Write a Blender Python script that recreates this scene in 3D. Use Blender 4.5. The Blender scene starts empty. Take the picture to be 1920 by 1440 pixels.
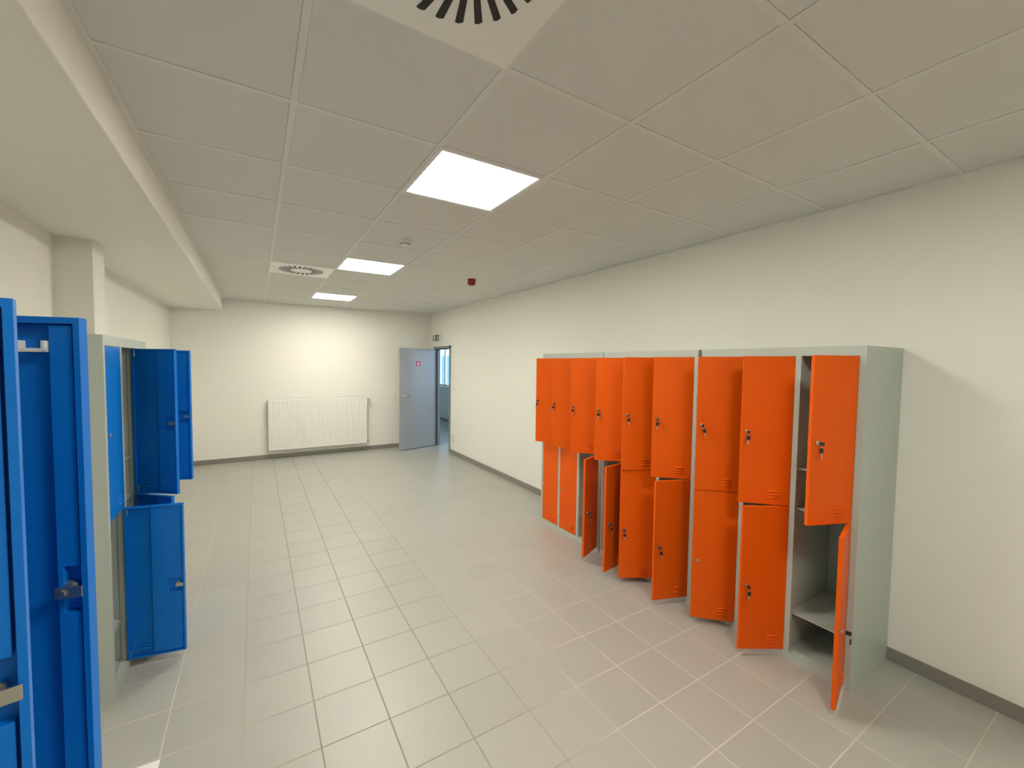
import bpy, bmesh, math, random
from mathutils import Matrix, Vector
random.seed(7)
C = bpy.context.scene
COL = C.collection
PI = math.pi
# ------------------------------------------------------------------ camera, world, exposure
def rotm(a, b, c):
    return (Matrix.Rotation(a, 3, 'Z') @ Matrix.Rotation(b, 3, 'X') @ Matrix.Rotation(c, 3, 'Y'))
EYE = 1.683
R = rotm(-.5497, -.0469, -.0124)
cd = bpy.data.cameras.new('camera'); cam = bpy.data.objects.new('camera', cd); COL.objects.link(cam)
r_, f_, u_ = R.col[0], R.col[1], R.col[2]
cam.matrix_world = Matrix(((r_[0], u_[0], -f_[0], 0), (r_[1], u_[1], -f_[1], 0), (r_[2], u_[2], -f_[2], EYE), (0, 0, 0, 1)))
cd.sensor_width = 36; cd.sensor_fit = 'HORIZONTAL'; cd.lens = 783.35/1920*36; cd.clip_start = .02
C.camera = cam
C.view_settings.view_transform = 'Standard'; C.view_settings.look = 'None'
C.view_settings.gamma = 1; C.view_settings.use_curve_mapping = False
C.view_settings.exposure = 0.26
LAMP = 34.0
LAMP_COL = (1.0, .95, .825)
w = bpy.data.worlds.new('sky'); C.world = w; w.use_nodes = True
bg = w.node_tree.nodes['Background']; bg.inputs[0].default_value = (.52, .74, 1, 1); bg.inputs[1].default_value = 4.0
# room extents (camera stands at x=0, y=0)
XR, YB, YF, HC = 3.106, 8.281, -2.2, 2.685     # right wall, back wall, wall behind the camera, tile ceiling
XS, HS = -.45, 2.5                              # soffit edge and its height
GX, GY = .138, 1.870                            # ceiling grid origin
TX, TY, TT = .518, 1.913, .2967                 # floor tile grid

# ------------------------------------------------------------------ materials
def mat(name, col, rough=.5, metal=0, spec=.5, bump=None, mottled=0, emit=None):
    m = bpy.data.materials.new(name); m.use_nodes = True
    nt = m.node_tree; b = nt.nodes['Principled BSDF']
    b.inputs['Base Color'].default_value = (*col, 1); b.inputs['Roughness'].default_value = rough
    b.inputs['Metallic'].default_value = metal; b.inputs['Specular IOR Level'].default_value = spec
    tc = nt.nodes.new('ShaderNodeTexCoord')
    if mottled:
        n = nt.nodes.new('ShaderNodeTexNoise'); n.inputs['Scale'].default_value = 3; n.inputs['Detail'].default_value = 4
        nt.links.new(tc.outputs['Object'], n.inputs['Vector'])
        r = nt.nodes.new('ShaderNodeMapRange'); r.inputs['To Min'].default_value = 1-mottled; r.inputs['To Max'].default_value = 1+mottled
        nt.links.new(n.outputs['Fac'], r.inputs['Value'])
        x = nt.nodes.new('ShaderNodeVectorMath'); x.operation = 'SCALE'; x.inputs[0].default_value = col
        nt.links.new(r.outputs['Result'], x.inputs['Scale']); nt.links.new(x.outputs[0], b.inputs['Base Color'])
    if bump:
        n = nt.nodes.new('ShaderNodeTexNoise'); n.inputs['Scale'].default_value = bump[0]; n.inputs['Detail'].default_value = 2
        nt.links.new(tc.outputs['Object'], n.inputs['Vector'])
        bp = nt.nodes.new('ShaderNodeBump'); bp.inputs['Strength'].default_value = bump[1]; bp.inputs['Distance'].default_value = bump[2]
        nt.links.new(n.outputs['Fac'], bp.inputs['Height']); nt.links.new(bp.outputs[0], b.inputs['Normal'])
    if emit:
        b.inputs['Emission Color'].default_value = (*emit[0], 1); b.inputs['Emission Strength'].default_value = emit[1]
    return m

M = {}
M['wall'] = mat('wall_paint', (.86, .85, .79), .75, spec=.2, bump=(120, .15, .002))
M['tile'] = mat('ceiling_tile', (.72, .715, .68), .9, spec=.1, bump=(260, .3, .001))
M['grid'] = mat('ceiling_grid_metal', (.74, .74, .70), .45, spec=.4, mottled=.02)
M['lamp_frame'] = mat('lamp_frame', (.8, .8, .8), .4, mottled=.02)
M['lamp'] = mat('lamp_diffuser', (.9, .9, .9), .4, mottled=.01, emit=(LAMP_COL, LAMP))
M['white'] = mat('white_enamel', (.86, .86, .82), .3, bump=(60, .05, .001))
M['plastic'] = mat('white_plastic', (.82, .81, .77), .35, mottled=.02)
M['black'] = mat('black_plastic', (.012, .012, .014), .4, mottled=.05)
M['dark'] = mat('dark_slot', (.015, .014, .013), .6, mottled=.05)
M['metal'] = mat('chromed_steel', (.62, .6, .56), .22, 1, mottled=.05)
M['zinc'] = mat('zinc_plated_steel', (.6, .59, .55), .35, 1, mottled=.15)
M['grey'] = mat('grey_powder_coat', (.48, .535, .49), .42, spec=.4, bump=(420, .12, .0006), mottled=.02)
M['orange'] = mat('orange_powder_coat', (.82, .112, .001), .45, spec=.22, bump=(420, .15, .0006), mottled=.03)
M['blue'] = mat('blue_powder_coat', (.002, .185, .70), .36, spec=.3, bump=(420, .15, .0006), mottled=.03)
M['door'] = mat('door_paint', (.345, .36, .375), .35, bump=(200, .05, .0005), mottled=.02)
M['door_frame'] = mat('door_frame_paint', (.25, .27, .28), .4, mottled=.02)
M['seal'] = mat('rubber_seal', (.02, .02, .02), .7, mottled=.1)
M['red'] = mat('red_plastic', (.30, .01, .012), .35, mottled=.05)
M['sign_red'] = mat('sign_red', (.55, .012, .09), .4, mottled=.03)
M['green'] = mat('sign_green', (.008, .075, .03), .35, mottled=.03)
M['sign_white'] = mat('sign_white', (.85, .88, .82), .4, mottled=.02)
M['skirt'] = mat('skirting_tile', (.25, .24, .21), .4, mottled=.05)
M['paper'] = mat('paper', (.85, .85, .82), .7, mottled=.01)
M['facade'] = mat('facade_plaster', (.36, .44, .52), .85, mottled=.04)
M['render'] = mat('facade_render', (.09, .19, .34), .8, mottled=.05)

def floor_mat():
    m = bpy.data.materials.new('floor_tiles'); m.use_nodes = True; nt = m.node_tree; N = nt.nodes; L = nt.links
    b = N['Principled BSDF']
    tc = N.new('ShaderNodeTexCoord'); sp = N.new('ShaderNodeSeparateXYZ'); L.new(tc.outputs['Object'], sp.inputs[0])
    def math_(op, a, bb=None):
        n = N.new('ShaderNodeMath'); n.operation = op
        for i, v in enumerate((a, bb)):
            if v is None: continue
            if isinstance(v, (int, float)): n.inputs[i].default_value = v
            else: L.new(v, n.inputs[i])
        return n.outputs[0]
    def axis(o, off):
        s = math_('DIVIDE', math_('SUBTRACT', o, off), TT)
        d = math_('ABSOLUTE', math_('SUBTRACT', math_('SUBTRACT', s, math_('FLOOR', s)), .5))
        g = N.new('ShaderNodeMapRange'); g.inputs['From Min'].default_value = .5-.0135; g.inputs['From Max'].default_value = .5-.0085
        L.new(d, g.inputs['Value']); return math_('FLOOR', s), g.outputs['Result']
    cx, gx = axis(sp.outputs[0], TX); cy, gy = axis(sp.outputs[1], TY)
    grout = math_('MAXIMUM', gx, gy)
    cv = N.new('ShaderNodeCombineXYZ'); L.new(cx, cv.inputs[0]); L.new(cy, cv.inputs[1])
    wn = N.new('ShaderNodeTexWhiteNoise'); wn.noise_dimensions = '3D'; L.new(cv.outputs[0], wn.inputs['Vector'])
    c1 = N.new('ShaderNodeMixRGB'); c1.inputs[1].default_value = (.39, .388, .352, 1); c1.inputs[2].default_value = (.412, .408, .37, 1); L.new(wn.outputs['Value'], c1.inputs[0])
    sn = N.new('ShaderNodeTexNoise'); sn.inputs['Scale'].default_value = 900; sn.inputs['Detail'].default_value = 1; L.new(tc.outputs['Object'], sn.inputs['Vector'])
    sr = N.new('ShaderNodeMapRange'); sr.inputs['To Min'].default_value = .93; sr.inputs['To Max'].default_value = 1.07; L.new(sn.outputs['Fac'], sr.inputs['Value'])
    vs = N.new('ShaderNodeVectorMath'); vs.operation = 'SCALE'; L.new(c1.outputs[0], vs.inputs[0]); L.new(sr.outputs['Result'], vs.inputs['Scale'])
    # grout: pale towards the sides, darker along the middle, edge broken by noise
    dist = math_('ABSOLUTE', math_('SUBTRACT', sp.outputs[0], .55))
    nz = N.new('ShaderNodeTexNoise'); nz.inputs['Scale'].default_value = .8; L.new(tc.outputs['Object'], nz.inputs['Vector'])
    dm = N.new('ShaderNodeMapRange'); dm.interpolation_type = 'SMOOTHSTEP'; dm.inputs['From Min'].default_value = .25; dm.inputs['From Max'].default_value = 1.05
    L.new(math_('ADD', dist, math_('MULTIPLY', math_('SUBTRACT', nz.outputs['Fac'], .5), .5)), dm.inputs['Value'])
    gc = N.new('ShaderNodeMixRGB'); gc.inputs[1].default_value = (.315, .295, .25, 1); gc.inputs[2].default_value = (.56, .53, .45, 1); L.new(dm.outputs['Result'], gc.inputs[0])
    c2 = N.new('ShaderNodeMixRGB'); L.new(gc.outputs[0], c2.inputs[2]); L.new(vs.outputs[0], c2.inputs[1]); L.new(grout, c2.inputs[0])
    L.new(c2.outputs[0], b.inputs['Base Color'])
    rr = N.new('ShaderNodeMapRange'); rr.inputs['To Min'].default_value = .40; rr.inputs['To Max'].default_value = .95; L.new(grout, rr.inputs['Value'])
    L.new(rr.outputs['Result'], b.inputs['Roughness'])
    sv = N.new('ShaderNodeMapRange'); sv.inputs['To Min'].default_value = .75; sv.inputs['To Max'].default_value = .1; L.new(grout, sv.inputs['Value']); L.new(sv.outputs['Result'], b.inputs['Specular IOR Level'])
    bp = N.new('ShaderNodeBump'); bp.inputs['Strength'].default_value = .35; bp.inputs['Distance'].default_value = .0015; bp.invert = True
    L.new(grout, bp.inputs['Height']); L.new(bp.outputs[0], b.inputs['Normal'])
    return m
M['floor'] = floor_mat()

# ------------------------------------------------------------------ mesh helpers
class MB:
    """collects shapes into one bmesh; slot = material index"""
    def __init__(s): s.bm = bmesh.new(); s.mats = []
    def slot(s, m):
        if m not in s.mats: s.mats.append(m)
        return s.mats.index(m)
    def _done(s, geom_faces, m, smooth=False):
        i = s.slot(m)
        for f in geom_faces: f.material_index = i; f.smooth = smooth
    def box(s, x0, y0, z0, x1, y1, z1, m, bev=0, seg=2):
        t = bmesh.new()
        vs = [t.verts.new((x, y, z)) for x in (x0, x1) for y in (y0, y1) for z in (z0, z1)]
        for q in ((0, 1, 3, 2), (4, 6, 7, 5), (0, 4, 5, 1), (2, 3, 7, 6), (0, 2, 6, 4), (1, 5, 7, 3)):
            t.faces.new([vs[k] for k in q])
        bmesh.ops.recalc_face_normals(t, faces=t.faces)
        if bev: bmesh.ops.bevel(t, geom=t.edges[:], offset=bev, segments=seg, affect='EDGES', profile=.5)
        s._merge(t, m)
    def _merge(s, t, m, mtx=None, smooth=False):
        if mtx is not None: bmesh.ops.transform(t, matrix=mtx, verts=t.verts)
        n0 = len(s.bm.faces); me = bpy.data.meshes.new('tmp'); t.to_mesh(me); t.free(); s.bm.from_mesh(me); bpy.data.meshes.remove(me)
        s.bm.faces.ensure_lookup_table(); s._done(s.bm.faces[n0:], m, smooth)
    def cyl(s, p, q, r, m, n=20, r2=None, smooth=True, bev=0):
        p, q = Vector(p), Vector(q); d = q-p; t = bmesh.new()
        bmesh.ops.create_cone(t, cap_ends=True, segments=n, radius1=r, radius2=r if r2 is None else r2, depth=d.length)
        if bev:
            es = [e for e in t.edges if len(e.link_faces) == 2 and any(len(f.verts) > 4 for f in e.link_faces)]
            bmesh.ops.bevel(t, geom=es, offset=bev, segments=3, affect='EDGES', profile=.5)
        mt = Matrix.Translation((p+q)/2) @ d.to_track_quat('Z', 'Y').to_matrix().to_4x4()
        s._merge(t, m, mt, False)
        if smooth:
            s.bm.faces.ensure_lookup_table()
            for f in s.bm.faces[-(len(s.bm.faces)):]: pass
    def tube(s, pts, r, m, n=8):
        pts = [Vector(p) for p in pts]
        rings = []; up = Vector((0, 0, 1))
        for i, p in enumerate(pts):
            d = (pts[min(i+1, len(pts)-1)]-pts[max(i-1, 0)]).normalized()
            a = d.cross(up if abs(d.z) < .9 else Vector((1, 0, 0))).normalized(); b = d.cross(a)
            rings.append([s.bm.verts.new(p+(a*math.cos(2*PI*k/n)+b*math.sin(2*PI*k/n))*r) for k in range(n)])
        fs = []
        for i in range(len(rings)-1):
            for k in range(n): fs.append(s.bm.faces.new((rings[i][k], rings[i][(k+1) % n], rings[i+1][(k+1) % n], rings[i+1][k])))
        fs += [s.bm.faces.new(rings[0][::-1]), s.bm.faces.new(rings[-1])]
        s._done(fs, m, True)
    def prism(s, poly, axis, a, b, m, bev=0):
        """poly: 2D points in the two other axes (in xyz order), extruded along axis from a to b"""
        t = bmesh.new()
        def P(uv, w_):
            c = list(uv); c.insert(axis, w_); return c
        lo = [t.verts.new(P(p, a)) for p in poly]; hi = [t.verts.new(P(p, b)) for p in poly]
        t.faces.new(lo); t.faces.new(hi[::-1]); n = len(poly)
        for k in range(n): t.faces.new((lo[k], hi[k], hi[(k+1) % n], lo[(k+1) % n]))
        bmesh.ops.recalc_face_normals(t, faces=t.faces)
        if bev: bmesh.ops.bevel(t, geom=t.edges[:], offset=bev, segments=2, affect='EDGES', profile=.5)
        s._merge(t, m)
    def dome(s, c, r, h, m, n=20, axis=(0, 0, 1)):
        t = bmesh.new(); bmesh.ops.create_uvsphere(t, u_segments=n, v_segments=10, radius=1)
        bmesh.ops.delete(t, geom=[v for v in t.verts if v.co.z < -.01], context='VERTS')
        mt = Matrix.Translation(c) @ Vector(axis).to_track_quat('Z', 'Y').to_matrix().to_4x4() @ Matrix.Diagonal((r, r, h, 1))
        s._merge(t, m, mt, True)
    def obj(s, name, parent=None, loc=(0, 0, 0), rz=0):
        me = bpy.data.meshes.new(name); s.bm.to_mesh(me); s.bm.free()
        for m in s.mats: me.materials.append(m)
        o = bpy.data.objects.new(name, me); COL.objects.link(o); o.parent = parent
        o.location = loc; o.rotation_euler = (0, 0, rz)
        return o
def thing(name, label, cat, loc, rz=0, group=None, kind=None):
    o = bpy.data.objects.new(name, None); COL.objects.link(o); o.location = loc; o.rotation_euler = (0, 0, rz)
    return tag(o, label, cat, group, kind)
def tag(o, label, cat, group=None, kind=None):
    if label: o['label'] = label
    if cat: o['category'] = cat
    if group: o['group'] = group
    if kind: o['kind'] = kind
    return o
def struct(o, label, cat='structure'): return tag(o, label, cat, kind='structure')

# ------------------------------------------------------------------ the room
XH = 4.77      # far wall of the hallway beyond the door
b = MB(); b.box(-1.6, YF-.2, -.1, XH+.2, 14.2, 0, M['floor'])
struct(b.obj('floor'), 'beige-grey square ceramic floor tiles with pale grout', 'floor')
# tiled ceiling: separate mineral tiles set into a metal grid
b = MB()
b.box(XS, YF, HC+.016, XR+.25, YB+.1, HC+.06, M['tile'])
xs = [GX+.6*i for i in range(-2, 7)]; ys = [GY+.6*j for j in range(-8, 12)]
def clampx(x): return min(max(x, XS+.005), XR-.005)
LIGHTS = [(GX+.9, GY-2.1), (GX+.9, GY+.3), (GX+.9, GY+2.7), (GX+.9, GY+5.1)]
VENTS = [(GX+.3, GY-.9), (GX+.3, GY+3.3)]
holes = [(round(x, 3), round(y, 3)) for x, y in LIGHTS+VENTS]
for i in range(len(xs)-1):
    for j in range(len(ys)-1):
        x0, x1 = clampx(xs[i]), clampx(xs[i+1]); y0, y1 = max(ys[j], YF), min(ys[j+1], YB-.005)
        if x1-x0 < .05 or y1-y0 < .05: continue
        if (round((xs[i]+xs[i+1])/2, 3), round((ys[j]+ys[j+1])/2, 3)) in holes: continue
        g = .0128
        b.box(x0+g, y0+g, HC+.0025, x1-g, y1-g, HC+.016, M['tile'])
ceil = struct(b.obj('ceiling'), 'suspended ceiling of off-white mineral tiles in a metal grid', 'ceiling')
b = MB()
for x in xs:
    if XS+.05 < x < XR-.05: b.box(x-.012, YF, HC, x+.012, YB, HC+.0155, M['grid'])
for y in ys:
    if YF < y < YB: b.box(XS, y-.012, HC+.0003, XR, y+.012, HC+.015, M['grid'])
b.box(XR-.022, YF, HC-.002, XR-.0002, YB, HC+.002, M['grid']); b.box(XS, YB-.022, HC-.002, XR, YB-.0002, HC+.002, M['grid'])
b.box(XS, YF, HC-.002, XS+.022, YB, HC+.002, M['grid'])
b.obj('ceiling_grid', ceil)
# lowered plaster bulkhead along the left side
b = MB(); b.box(-1.55, YF, HS, XS, YB+.1, HC+.06, M['wall'], .006)
struct(b.obj('trim_1'), 'lowered white plaster bulkhead running along the left side', 'ceiling')
# left wall and its pillar
b = MB()
b.prism([(-1.147, YF), (-1.13, YB+.1), (-1.6, YB+.1), (-1.6, YF)], 2, 0, HC, M['wall'])
struct(b.obj('wall_left'), 'cream painted wall behind the blue lockers', 'wall')
b = MB(); b.box(-1.3, 3.985, 0, -.947, 4.25, HS+.01, M['wall'], .004)
struct(b.obj('trim_2'), 'square cream pillar standing against the left wall', 'pillar')
b = MB(); b.box(-1.4, YB, 0, XR+.1, YB+.15, HC+.05, M['wall'])
struct(b.obj('wall_back'), 'cream painted end wall behind the radiator', 'wall')
b = MB(); b.box(-1.6, YF-.15, 0, XR+.1, YF, HC+.05, M['wall'])
struct(b.obj('wall_front'), 'cream wall at the near end of the room', 'wall')
# right wall with the door opening
DY0, DY1, DH = 7.30, 8.10, 1.985
WT = .10
b = MB()
b.box(XR, YF-.15, 0, XR+WT, DY0, HC+.05, M['wall']); b.box(XR, DY1, 0, XR+WT, YB+.15, HC+.05, M['wall'])
b.box(XR, DY0, DH, XR+WT, DY1, HC+.05, M['wall'])
struct(b.obj('wall_right'), 'long cream wall behind the orange lockers', 'wall')
# skirting
b = MB(); b.box(-1.14, YB-.009, 0, XR, YB, .076, M['skirt'], .002)
struct(b.obj('baseboard_back'), 'grey tile skirting along the end wall', 'baseboard')
b = MB(); b.box(XR-.009, YF, 0, XR, DY0-.035, .076, M['skirt'], .002); b.box(XR-.009, DY1+.04, 0, XR, YB-.01, .076, M['skirt'], .002)
struct(b.obj('baseboard_right'), 'grey tile skirting along the right wall', 'baseboard')
b = MB(); b.box(-1.15, YF, 0, -1.138, 3.985, .076, M['skirt'], .002); b.box(-.947, 3.985, 0, -.938, 4.25, .076, M['skirt'], .002)
struct(b.obj('baseboard_left'), 'grey tile skirting along the left wall', 'baseboard')
# hallway beyond the door
def wall_windows(x, wins, y0, y1, h):
    b = MB(); ys_ = y0
    for a, c, z0, z1 in wins:
        b.box(x, ys_, 0, x+.25, a, h, M['wall']); b.box(x, a, 0, x+.25, c, z0, M['wall']); b.box(x, a, z1, x+.25, c, h, M['wall']); ys_ = c
    b.box(x, ys_, 0, x+.25, y1, h, M['wall']); return b
WINS = [(4.6, 7.6, .95, 2.35), (11.05, 12.5, 1.0, 2.35)]
struct(wall_windows(XH, WINS, 2.8, 14.2, 2.8).obj('wall_hallway'), 'hallway wall with windows, seen through the open door', 'wall')
b = MB(); b.box(XR+WT, 2.6, 0, XH+.25, 2.8, 2.8, M['wall']); struct(b.obj('wall_hallway_near'), 'near end of the hallway', 'wall')
b = MB(); b.box(XR-.1, 14.2, 0, XH+.25, 14.4, 2.8, M['wall']); struct(b.obj('wall_hallway_far'), 'far end of the hallway', 'wall')
b = MB(); b.box(XR, YB+.15, 0, XR+WT, 14.2, 2.8, M['wall']); struct(b.obj('wall_hallway_left'), 'inner side wall of the hallway', 'wall')
b = MB(); b.box(XR+WT, 2.6, 2.7, XH+.25, 14.4, 2.8, M['wall']); b.box(XR-.1, YB+.15, 2.7, XR+WT, 14.4, 2.8, M['wall']); struct(b.obj('ceiling_hallway'), 'plain white hallway ceiling', 'ceiling')
b = MB(); b.box(XH-.01, 2.8, 0, XH, 14.2, .05, M['skirt']); struct(b.obj('baseboard_hallway'), 'grey skirting of the hallway', 'baseboard')
for n, (a, c, z0, z1) in enumerate(WINS):
    t = thing('window_%d' % (n+1), 'hallway window with a white frame and daylight outside' if n else 'wide hallway window nearer the room door', 'window', (XH+.1, (a+c)/2, z0), kind='structure')
    W = (c-a)/2; H = z1-z0; b = MB()
    for y0, y1, zz0, zz1 in ((-W, -W+.06, 0, H), (W-.06, W, 0, H), (-W, W, 0, .06), (-W, W, H-.06, H), (-.035, .035, 0, H)):
        b.box(-.03, y0, zz0, .03, y1, zz1, M['plastic'], .004)
    b.obj('window_frame', t)
    b = MB(); b.box(-.04, -.012, .34, -.03, .012, .40, M['metal'], .003); b.cyl((-.035, 0, .37), (-.075, 0, .37), .008, M['metal']); b.box(-.085, -.01, .27, -.07, .01, .38, M['metal'], .004)
    b.obj('window_handle', t)
    g = bpy.data.lights.new('sky_portal', 'AREA'); g.shape = 'RECTANGLE'; g.size = H; g.size_y = 2*W; g.cycles.is_portal = True
    go = bpy.data.objects.new('sky_portal_%d' % n, g); COL.objects.link(go); go.location = (XH+.26, (a+c)/2, (z0+z1)/2); go.rotation_euler = (0, PI/2, 0)
b = MB(); b.box(10, 6, -6, 10.3, 32, 3.6, M['facade'])  # building front outside, stretched across the view so the window does not blow out
fc = struct(b.obj('building_facade'), 'pale facade across the courtyard, seen through the hallway window', 'wall')
for y in (19.2, 22.4, 25.6):
    b = MB(); b.box(9.95, y, .2, 10, y+2.3, 2.13, M['render'], .01); b.obj('shutter', fc)

# ------------------------------------------------------------------ room door
t = thing('door_1', 'open grey flush door with a pink sign at the far corner', 'door', (XR, DY0, 0), kind='structure')
b = MB(); F = M['door_frame']; W = DY1-DY0; x0, x1 = -.015, WT+.015
b.box(x0, -.035, 0, x1, .02, DH+.035, F, .003); b.box(x0, W-.02, 0, x1, W+.035, DH+.035, F, .003); b.box(x0, -.035, DH-.012, x1, W+.035, DH+.035, F, .003)
b.box(.03, .02, 0, .05, .032, DH-.012, M['seal']); b.box(.03, W-.032, 0, .05, W-.02, DH-.012, M['seal']); b.box(.03, .02, DH-.026, .05, W-.02, DH-.012, M['seal'])
b.obj('door_frame', t)
# leaf, local x from hinge to free edge; visible face at -y after rotation
leafL = .80
b = MB(); b.box(0, -.02, .012, leafL, .02, 1.972, M['door'], .003)
lf = b.obj('door_leaf', t, (-.018, W-.02, 0), math.radians(-90-75))
def handle_set(parent, y, s):
    b = MB(); m = M['metal']
    b.cyl((leafL-.065, y, 1.055), (leafL-.065, y+s*.008, 1.055), .026, m, bev=.002)
    b.cyl((leafL-.065, y+s*.008, 1.055), (leafL-.065, y+s*.05, 1.055), .009, m)
    b.tube([(leafL-.065, y+s*.045, 1.055), (leafL-.10, y+s*.05, 1.055), (leafL-.185, y+s*.05, 1.053)], .009, m)
    b.obj('door_handle', parent)
    b = MB(); b.cyl((leafL-.065, y, .975), (leafL-.065, y+s*.008, .975), .025, m, bev=.002); b.box(leafL-.07, y+s*.004, .96, leafL-.06, y+s*.0095, .99, M['black'])
    b.obj('lock_rosette', parent)
# which side faces the camera: the leaf turned by -165 deg puts local +y towards the camera side
handle_set(lf, .02, 1); handle_set(lf, -.02, -1)
b = MB(); sx0, sx1, sz0, sz1 = .345, .445, 1.625, 1.725
b.box(sx0, .0198, sz0, sx1, .0212, sz1, M['sign_red'], .0005)
# small pale no-entry style figure on the sign
cx = (sx0+sx1)/2
b.cyl((cx-.004, .021, 1.698), (cx-.004, .0222, 1.698), .009, M['sign_white'])
b.prism([(cx-.012, 1.688), (cx+.010, 1.688), (cx+.020, 1.668), (cx+.010, 1.664), (cx+.016, 1.64), (cx-.006, 1.640), (cx-.010, 1.664), (cx-.022, 1.660)], 1, .021, .0222, M['sign_white'])
tag(b.obj('door_sign', lf), 'small pink square sign', None)

# ------------------------------------------------------------------ ceiling fittings
def light(x, y, label):
    t = thing('ceiling_light', label, 'light', (x, y, HC), group='square ceiling light panels')
    b = MB(); a = .2975; e = .275; f = M['lamp_frame']
    for q in ((-a, -a, a, -e), (-a, e, a, a), (-a, -e, -e, e), (e, -e, a, e)): b.box(q[0], q[1], -.003, q[2], q[3], .012, f, .001)
    b.obj('frame', t)
    b = MB(); b.box(-e, -e, -.0005, e, e, .010, M['lamp']); b.obj('diffuser', t)
for (x, y), l in zip(LIGHTS, ('glowing ceiling panel above the viewer, outside the top of the picture', 'nearest and largest-looking of the glowing square ceiling panels', 'middle glowing ceiling panel, beside the far round-slotted vent', 'farthest glowing ceiling panel, near the end wall')): light(x, y, l)
def vent(x, y, label):
    t = thing('ceiling_vent', label, 'vent', (x, y, HC), group='square swirl vents in the ceiling')
    b = MB(); b.box(-.2975, -.2975, -.003, .2975, .2975, .010, M['white'], .0015); b.cyl((0, 0, -.003), (0, 0, -.006), .106, M['white'], 40)
    b.cyl((0, 0, -.006), (0, 0, -.008), .006, M['metal'], 12); b.obj('face_plate', t)
    n = 24
    for k in range(n):
        a = 2*PI*k/n; b = MB(); sk = math.radians(22)
        # swirl slot: dark opening with a slanted blade edge
        r0, r1, hw0, hw1 = .108, .218, .009, .012
        def P(r, s, aa=a):
            return (r*math.cos(aa+sk*(r-r0)/(r1-r0)*.35)-s*math.sin(aa), r*math.sin(aa+sk*(r-r0)/(r1-r0)*.35)+s*math.cos(aa))
        b.prism([P(r0, -hw0), P(r1, -hw1), P(r1+.004, 0), P(r1, hw1), P(r0, hw0)], 2, -.0042, -.0032, M['dark'])
        b.obj('slot', t)
vent(*VENTS[0], 'square swirl vent with black slots at the top edge, nearest the viewer')
vent(*VENTS[1], 'far square swirl vent with black slots beside the middle light panel')
# smoke detector
t = thing('smoke_detector', 'round white smoke detector on the ceiling beyond the nearest light', 'smoke detector', (1.06, 3.44, HC+.004))
b = MB(); b.cyl((0, 0, -.012), (0, 0, 0), .052, M['plastic'], 32, bev=.002); b.obj('base', t)
b = MB(); b.cyl((0, 0, -.034), (0, 0, -.012), .036, M['plastic'], 32, r2=.047); b.dome((0, 0, -.034), .036, .012, M['plastic'], 24, (0, 0, -1))
for k in range(12):
    a = 2*PI*k/12
    for z, r in ((-.026, .0405), (-.032, .0385)):
        b.tube([((r)*math.cos(a+s), (r)*math.sin(a+s), z) for s in (-.2, -.07, .07, .2)], .0013, M['dark'], 6)
b.obj('sensor_head', t)
# fire siren
t = thing('fire_siren', 'small red fire alarm sounder hanging from the ceiling tiles', 'alarm', (2.2, 4.54, HC+.004))
b = MB(); b.cyl((0, 0, -.02), (0, 0, 0), .050, M['red'], 32, bev=.003); b.obj('base', t)
b = MB(); b.cyl((0, 0, -.07), (0, 0, -.02), .038, M['red'], 32, r2=.046, bev=.002); b.cyl((0, 0, -.076), (0, 0, -.07), .03, M['red'], 32)
for k in range(10):
    a = 2*PI*k/10; b.box(.0, 0, 0, .001, .001, .001, M['red']) if 0 else b.tube([(.043*math.cos(a), .043*math.sin(a), -.06), (.0465*math.cos(a), .0465*math.sin(a), -.03)], .0025, M['red'], 6)
b.obj('sounder', t)

# ------------------------------------------------------------------ wall fittings
t = thing('exit_sign', 'green emergency exit sign above the open door', 'sign', (XR, 7.88, 2.19))
b = MB(); b.box(-.06, -.17, -.066, -.0, .17, .066, M['plastic'], .008); b.obj('housing', t)
b = MB(); b.box(-.0625, -.16, -.056, -.06, .16, .056, M['green'], .0008); b.obj('face', t)
S = M['sign_white']; xx = -.0635
def pr(poly, nm):
    b = MB(); b.prism(poly, 0, xx, xx+.0012, S); b.obj(nm, t)
# down arrow (nearer half), doorway with running figure (farther half)
pr([(-.10, .04), (-.075, .04), (-.075, -.005), (-.05, -.005), (-.0875, -.042), (-.125, -.005), (-.10, -.005)], 'arrow')
pr([(.03, .046), (.125, .046), (.125, -.046), (.105, -.046), (.105, .036), (.05, .036), (.05, -.046), (.03, -.046)], 'doorway_symbol')
b = MB(); b.cyl((xx, .07, .024), (xx+.0012, .07, .024), .008, S, 14); b.prism([(.062, .012), (.078, .014), (.098, -.002), (.094, -.008), (.08, 0), (.076, -.014), (.092, -.038), (.084, -.042), (.068, -.022), (.058, -.042), (.05, -.038), (.064, -.012), (.066, .002), (.054, -.006), (.05, 0), (.06, .012)], 0, xx, xx+.0012, S); b.obj('running_figure', t)
t = thing('light_switch', 'white wall light switch right of the open door', 'switch', (XR, 7.13, 1.237))
b = MB(); b.box(-.009, -.041, -.041, 0, .041, .041, M['plastic'], .003); b.obj('plate', t)
b = MB(); b.box(-.013, -.029, -.029, -.008, .029, .029, M['plastic'], .002); b.obj('rocker', t)
t = thing('power_socket', 'white double wall socket low beside the open door', 'socket', (XR, 7.13, .30))
b = MB(); b.box(-.010, -.041, -.075, 0, .041, .075, M['plastic'], .003); b.obj('plate', t)
for z in (-.037, .037):
    b = MB(); b.cyl((-.012, 0, z), (-.009, 0, z), .021, M['plastic'], 24); b.cyl((-.0125, 0, z), (-.0115, 0, z), .017, M['zinc'], 24)
    for y in (-.009, .009): b.cyl((-.014, y, z), (-.012, y, z), .003, M['dark'], 10)
    b.obj('outlet', t)
t = thing('wall_doorstop', 'small round white door stop on the end wall left of the grey door', 'door stop', (2.333, YB, 1.06))
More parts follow.
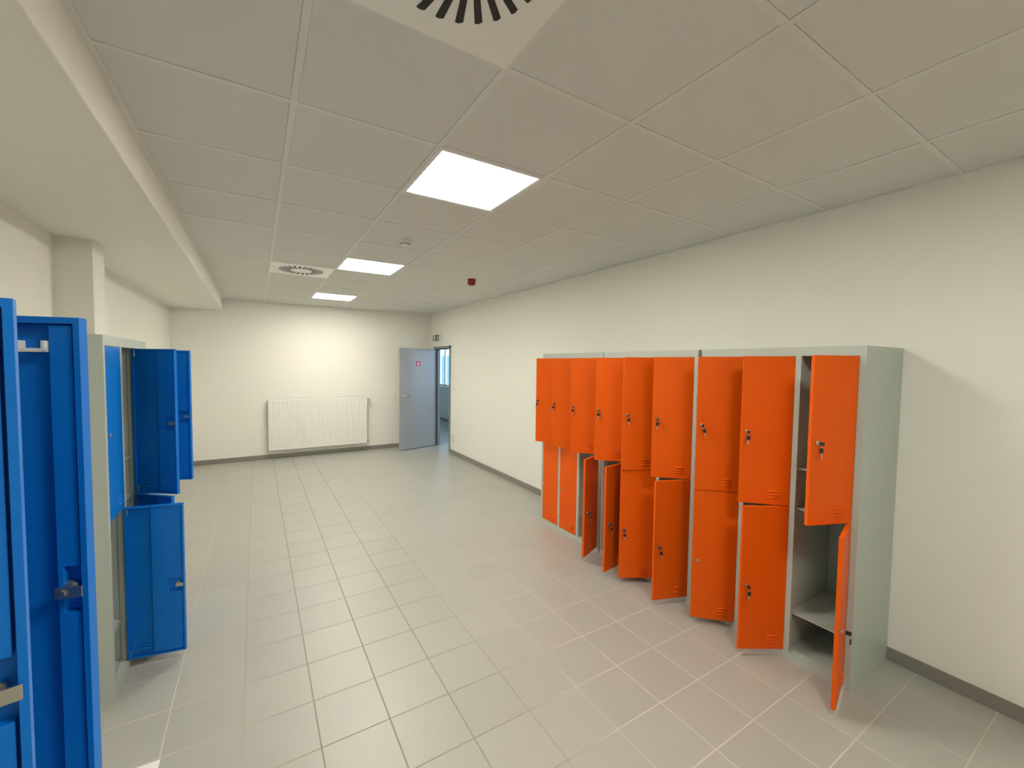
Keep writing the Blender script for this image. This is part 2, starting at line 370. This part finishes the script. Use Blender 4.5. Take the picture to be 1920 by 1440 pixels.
b = MB(); b.cyl((0, 0, 0), (0, -.012, 0), .028, M['plastic'], 28, bev=.003); b.obj('base', t)
b = MB(); b.dome((0, -.012, 0), .022, .016, M['plastic'], 24, (0, -1, 0)); b.obj('buffer', t)
# radiator
t = thing('radiator', 'white ribbed panel radiator on the end wall', 'radiator', (.163, 8.175, .155))
RW, RH = 1.62, .88
b = MB()
# ribbed front panel made as one corrugated sheet
n = 48; prof = [(0, .0)]
x0, x1 = .02, RW-.02; st = (x1-x0)/n
prof = [(0, -.003), (x0, -.003)]
for k in range(n):
    xa = x0+k*st
    prof += [(xa+st*.12, .0045), (xa+st*.38, .0045), (xa+st*.5, -.003), (xa+st*.98, -.003)]
prof += [(x1, -.003), (RW, -.003)]
poly = prof+[(RW, .02), (0, .02)]
b.prism(poly, 2, .035, RH-.035, M['white'])
b.box(0, -.003, .0, RW, .02, .036, M['white'], .004); b.box(0, -.003, RH-.036, RW, .02, RH, M['white'], .004)
b.obj('front_panel', t)
for x in (0, RW-.006):
    b = MB(); b.box(x, .012, .01, x+.006, .062, RH-.005, M['white'], .001); b.obj('side_panel', t)
b = MB(); b.box(.006, .050, .02, RW-.006, .064, RH-.02, M['white'], .002); b.obj('rear_panel', t)
b = MB()
b.box(.0, .0, RH-.003, RW, .066, RH+.004, M['white'], .002)
for k in range(54): b.box(.03+k*.0292, .016, RH+.003, .045+k*.0292, .056, RH+.0048, M['dark'])
b.obj('top_grille', t)
b = MB(); b.cyl((RW, .035, RH-.04), (RW+.045, .035, RH-.04), .012, M['metal']); b.cyl((RW+.045, .0, RH-.04), (RW+.045, .1055, RH-.04), .012, M['metal'])
b.cyl((RW+.045, .02, RH-.04), (RW+.045, -.045, RH-.04), .020, M['plastic'], 24, bev=.004); b.obj('thermostat_valve', t)
b = MB(); b.cyl((RW, .035, .035), (RW+.03, .035, .035), .010, M['metal']); b.cyl((RW+.03, .02, .035), (RW+.03, .1055, .035), .011, M['metal']); b.cyl((RW+.03, .035, .035), (RW+.03, .035, .06), .011, M['plastic'], 16, bev=.002); b.obj('return_valve', t)
# sheet of paper on the floor
b = MB(); b.box(-.105, -.1485, 0, .105, .1485, .0012, M['paper'])
tag(b.obj('paper_sheet', None, (-.477, 2.055, .0005), math.radians(-2)), 'white sheet of paper lying on the floor in front of the blue lockers', 'paper')

# ------------------------------------------------------------------ lockers
ST, DW, CW = .028, .26533, .908      # stile, door width, cabinet width
DEP, HT = .50, 1.80
Z0, Z1, Z2, Z3 = .040, .884, .888, 1.748
def key_mesh(ang=0, spread=0):
    """key in the lock (sub-part of a door): blade, black head, ring and a second key; origin at the lock face, +y outward"""
    b = MB(); m = M['zinc']; k = M['black']
    b.box(-.001, .0, -.003, .001, .012, .003, m)
    b.box(-.0035, .010, -.011, .0035, .034, .009, k, .002)
    a = ang
    cy, cz = .031, -.010
    ring = [(.009*math.sin(2*PI*i/16)*.35+spread*.2, cy+.003*math.sin(2*PI*i/16), cz-.004+.010*math.cos(2*PI*i/16)) for i in range(17)]
    b.tube(ring, .0009, m, 6)
    return b
def hanging_key_mesh(ang, spread):
    k = M['black']; q = MB(); q.box(-.010, -.003, -.024, .010, .003, .002, k, .003); q.box(-.003, -.001, -.052, .003, .001, -.023, M['zinc'], .0005)
    bmesh.ops.transform(q.bm, matrix=Matrix.Translation((spread*.4, .031, -.022)) @ Matrix.Rotation(-ang, 4, 'Y'), verts=q.bm.verts)
    return q
def locker_door(parent, x, z0, z1, theta, color, key=True, ang=0, spread=0, w=DW, hook=False, lock_z=None, sx=.155):
    """local: x from hinge to free edge, +y outward; thickness .018 behind the face; the inside is a folded pan with a box stiffener"""
    m = M[color]; h = z1-z0; T = .018; b = MB()
    lz = (lock_z if lock_z is not None else z0+(z1-z0)*.49)-z0; lx = w-.030
    b.box(0, -.0014, 0, w, 0, h, m, .0006)                                   # face sheet
    b.box(0, -T, 0, .0014, -.0014, h, m); b.box(w-.0014, -T, 0, w, -.0014, h, m)     # folded rims
    b.box(.0014, -T, 0, w-.0014, -.0014, .0014, m); b.box(.0014, -T, h-.0014, w-.0014, -.0014, h, m)
    b.box(0, -T-.0012, 0, .012, -T, h, m); b.box(w-.008, -T-.0012, 0, w, -T, h, m)  # return lips
    b.box(.012, -T-.0012, 0, w-.008, -T, .010, m); b.box(.012, -T-.0012, h-.010, w-.008, -T, h, m)
    # box stiffener on the lock side, cut away around the lock
    s0, s1, sd = sx, w-.012, .0145
    nz0, nz1 = lz-.038, lz+.038
    b.box(s0, -sd, .012, s1, -.0013, nz0, m, .001); b.box(s0, -sd, nz1, s1, -.0013, h-.012, m, .001)
    b.box(s0, -sd, nz0, max(s0+.008, w-.075), -.0013, nz1, m, .001)
    # three pressed louvres near the hinge side and an embossed label frame
    for zz in (.042, .060, .078):
        n = 14; vs = []
        hw, r = .028, .0068
        t = bmesh.new(); bmesh.ops.create_uvsphere(t, u_segments=18, v_segments=10, radius=1)
        for v in t.verts:
            v.co.x = (v.co.x*r + (hw-r)*(1 if v.co.x > 0 else -1)) if abs(v.co.x) > 1e-4 else 0
            v.co.y = v.co.y*.008; v.co.z = v.co.z*r
        b._merge(t, m, Matrix.Translation((w*.30, -.001, zz)), True)
    fx0, fx1, fz0, fz1 = w*.22, w*.47, h-.052, h-.032
    for q in ((fx0, fz0, fx1, fz0+.002), (fx0, fz1-.002, fx1, fz1), (fx0, fz0, fx0+.002, fz1)): b.box(q[0], 0, q[1], q[2], .0012, q[3], m)
    d = b.obj('door', parent, (x, 0, z0), math.radians(theta))
    # hinge pins
    for zz in (0.0, h):
        pass
    b = MB(); z = M['zinc']
    b.cyl((.012, -.010, .004), (.012, -.010, .045), .0028, z, 10); b.tube([(.012, -.010, .035), (.030, -.0125, .037)], .0018, z, 6)
    b.obj('hinge_pin', d); b = MB(); b.cyl((.012, -.010, h-.045), (.012, -.010, h-.004), .0028, z, 10)
    b.obj('hinge_pin', d)
    b = MB(); mm = M['metal']
    b.cyl((lx, 0, lz), (lx, .009, lz), .0105, mm, 24, bev=.0015); b.cyl((lx, .009, lz), (lx, .0096, lz), .0065, M['zinc'], 20)
    b.box(lx-.0008, .0095, lz-.004, lx+.0008, .0099, lz+.004, M['black'])
    b.cyl((lx, -.024, lz), (lx, 0, lz), .009, M['zinc'], 18); b.cyl((lx, -.010, lz), (lx, -.0065, lz), .014, M['zinc'], 6)
    b.box(lx-.009, -.0265, lz-.009, lx+.026, -.024, lz+.009, M['zinc'], .001); b.cyl((lx, -.030, lz), (lx, -.0265, lz), .006, M['zinc'], 6)
    b.obj('lock', d)
    if key:
        k = key_mesh(ang, spread); k.obj('key', d, (lx, .0095, lz)); hanging_key_mesh(ang, spread).obj('spare_key', d, (lx, .0095, lz))
    if hook:
        b = MB(); q = M['plastic']; hz = h-.052; a0, a1 = w-.079, w-.045
        b.tube([(a0, -.002, hz+.012), (a0, -.012, hz+.012), (a0, -.016, hz), (a0, -.016, hz)], .0028, q, 8)
        b.box(a0-.003, -.020, hz-.003, a1+.003, -.014, hz+.003, q, .001); b.box(a0-.003, -.020, hz-.003, a0+.003, -.0015, hz+.015, q, .001); b.box(a1-.003, -.020, hz-.003, a1+.003, -.0015, hz+.015, q, .001)
        b.obj('towel_rail', d)
    return d
def locker(name, label, loc, rz, width, color, spec, group, shelves=True):
    """local x along the front (0 = the end on the viewer's right), +y outward, body behind. spec[k] = (upper, lower) dicts"""
    t = thing(name, label, 'locker', loc, rz, group)
    n = len(spec); g = M['grey']; W = width; st = ST; dw = (W-(n+1)*st)/n; T = .0014; b = MB()
    b.box(0, -DEP, 0, T, -.0014, HT, g); b.box(W-T, -DEP, 0, W, -.0014, HT, g)
    b.box(T, -DEP, .0, W-T, -DEP+T, HT, g)
    b.box(T, -DEP+T, HT-T, W-T, -.0014, HT, g)
    b.box(T, -DEP+T, .034, W-T, -.0014, .036, g)                       # bottom shelf
    b.box(0, -.0014, HT-.05, W, .0, HT, g, .0004); b.box(0, -.0014, 0, W, .0, Z0-.003, g, .0004)   # top and plinth fascia
    b.box(T, -.022, HT-.05, W-T, -.0014, HT-.0486, g); b.box(T, -.022, Z0-.0044, W-T, -.0014, Z0-.003, g)
    b.box(.012, -.032, Z0-.004, W-.012, -.030, Z0+.010, g)       # upstand behind the doors
    for k in range(n+1):
        x0 = k*(st+dw); x1 = x0+st
        b.box(x0, -.0014, Z0-.003, x1, .0, HT-.05, g, .0004)      # front stile
        if k > 0: b.box(x0, -.022, Z0-.003, x0+T, -.0014, HT-.0502, g)
        if k < n: b.box(x1-T, -.022, Z0-.003, x1, -.0014, HT-.0502, g)
        if 0 < k < n:
            xm = (x0+x1)/2; b.box(xm-.001, -DEP, .036, xm+.001, -.02, HT-T, g)
            b.box(x0+.004, -.034, Z0, x1-.004, -.022, HT-.05, g, .001)
        else:
            e = x1 if k == 0 else x0
            b.box(min(e, e+(.006 if k == 0 else -.006)), -.034, Z0, max(e, e+(.006 if k == 0 else -.006)), -.026, HT-.05, g)
    b.obj('body', t)
    for k in range(n):
        a = st+k*(st+dw)
        for z, nm in ((.886, 'shelf'), (1.115, 'shelf'), (.27, 'shelf')):
            b = MB(); b.box(a-.010, -DEP+.002, z-.0008, a+dw+.010, -.030, z+.0008, g); b.box(a-.004, -.0316, z-.012, a+dw+.004, -.030, z+.0008, g)
            b.obj(nm, t)
        for lev, (z0, z1) in ((0, (Z2, Z3)), (1, (Z0, Z1))):
            d = dict(theta=0, key=True); d.update(spec[k][lev] or {})
            lz = 1.31 if lev == 0 else .425
            locker_door(t, a+.001, z0, z1, d['theta'], color, d['key'], d.get('ang', .0), d.get('spread', 0), dw-.002, d.get('hook', False), lz, d.get('sx', .155))
    return t
K = lambda th, key=True, ang=0., spread=0, hook=False, sx=.155: dict(theta=th, key=key, ang=ang, spread=spread, hook=hook, sx=sx)
XO = 2.605
locker('locker_cabinet', 'nearest orange-doored locker cabinet, its end compartments standing wide open', (XO, .860, 0), PI/2, .908, 'orange',
       [(K(69, ang=-.1, spread=.03), K(104, ang=.2, spread=.02)), (K(44, ang=.15), K(59, ang=.1)), (K(47, ang=-.25, spread=-.01), K(46, key=False))], 'orange-doored grey lockers along the right wall')
locker('locker_cabinet', 'middle orange-doored locker cabinet of the row on the right wall', (XO, 1.794, 0), PI/2, .919, 'orange',
       [(K(47, ang=.1), K(70, ang=-.2)), (K(61, ang=-.1), K(58, ang=.1)), (K(44, ang=.1), K(98, ang=-.15))], 'orange-doored grey lockers along the right wall')
locker('locker_cabinet', 'farthest orange-doored locker cabinet, with two closed lower doors', (XO, 2.7245, 0), PI/2, .898, 'orange',
       [(K(41, ang=.2), K(113, ang=-.1)), (K(38, ang=.2), K(0, key=False)), (K(30, ang=.3), K(0, key=False))], 'orange-doored grey lockers along the right wall')
locker('locker_cabinet', 'blue-doored grey locker cabinet beyond, with one narrow upper door closed', (-.617, 3.608, 0), -PI/2, .908, 'blue',
       [(K(70, key=False), K(0, key=False)), (K(56, key=False), K(48, key=False)), (K(0, key=False), K(79, key=False, sx=.115))], 'blue-doored grey lockers on the left')
locker('locker_cabinet', 'nearest blue locker cabinet at the left edge, two open doors facing the viewer', (-.605, 1.064, 0), -PI/2, .854, 'blue',
       [(K(76, key=False, hook=True, sx=.342), K(0, key=False)), (K(101, key=False, hook=True, sx=.30), K(0, key=False))], 'blue-doored grey lockers on the left')
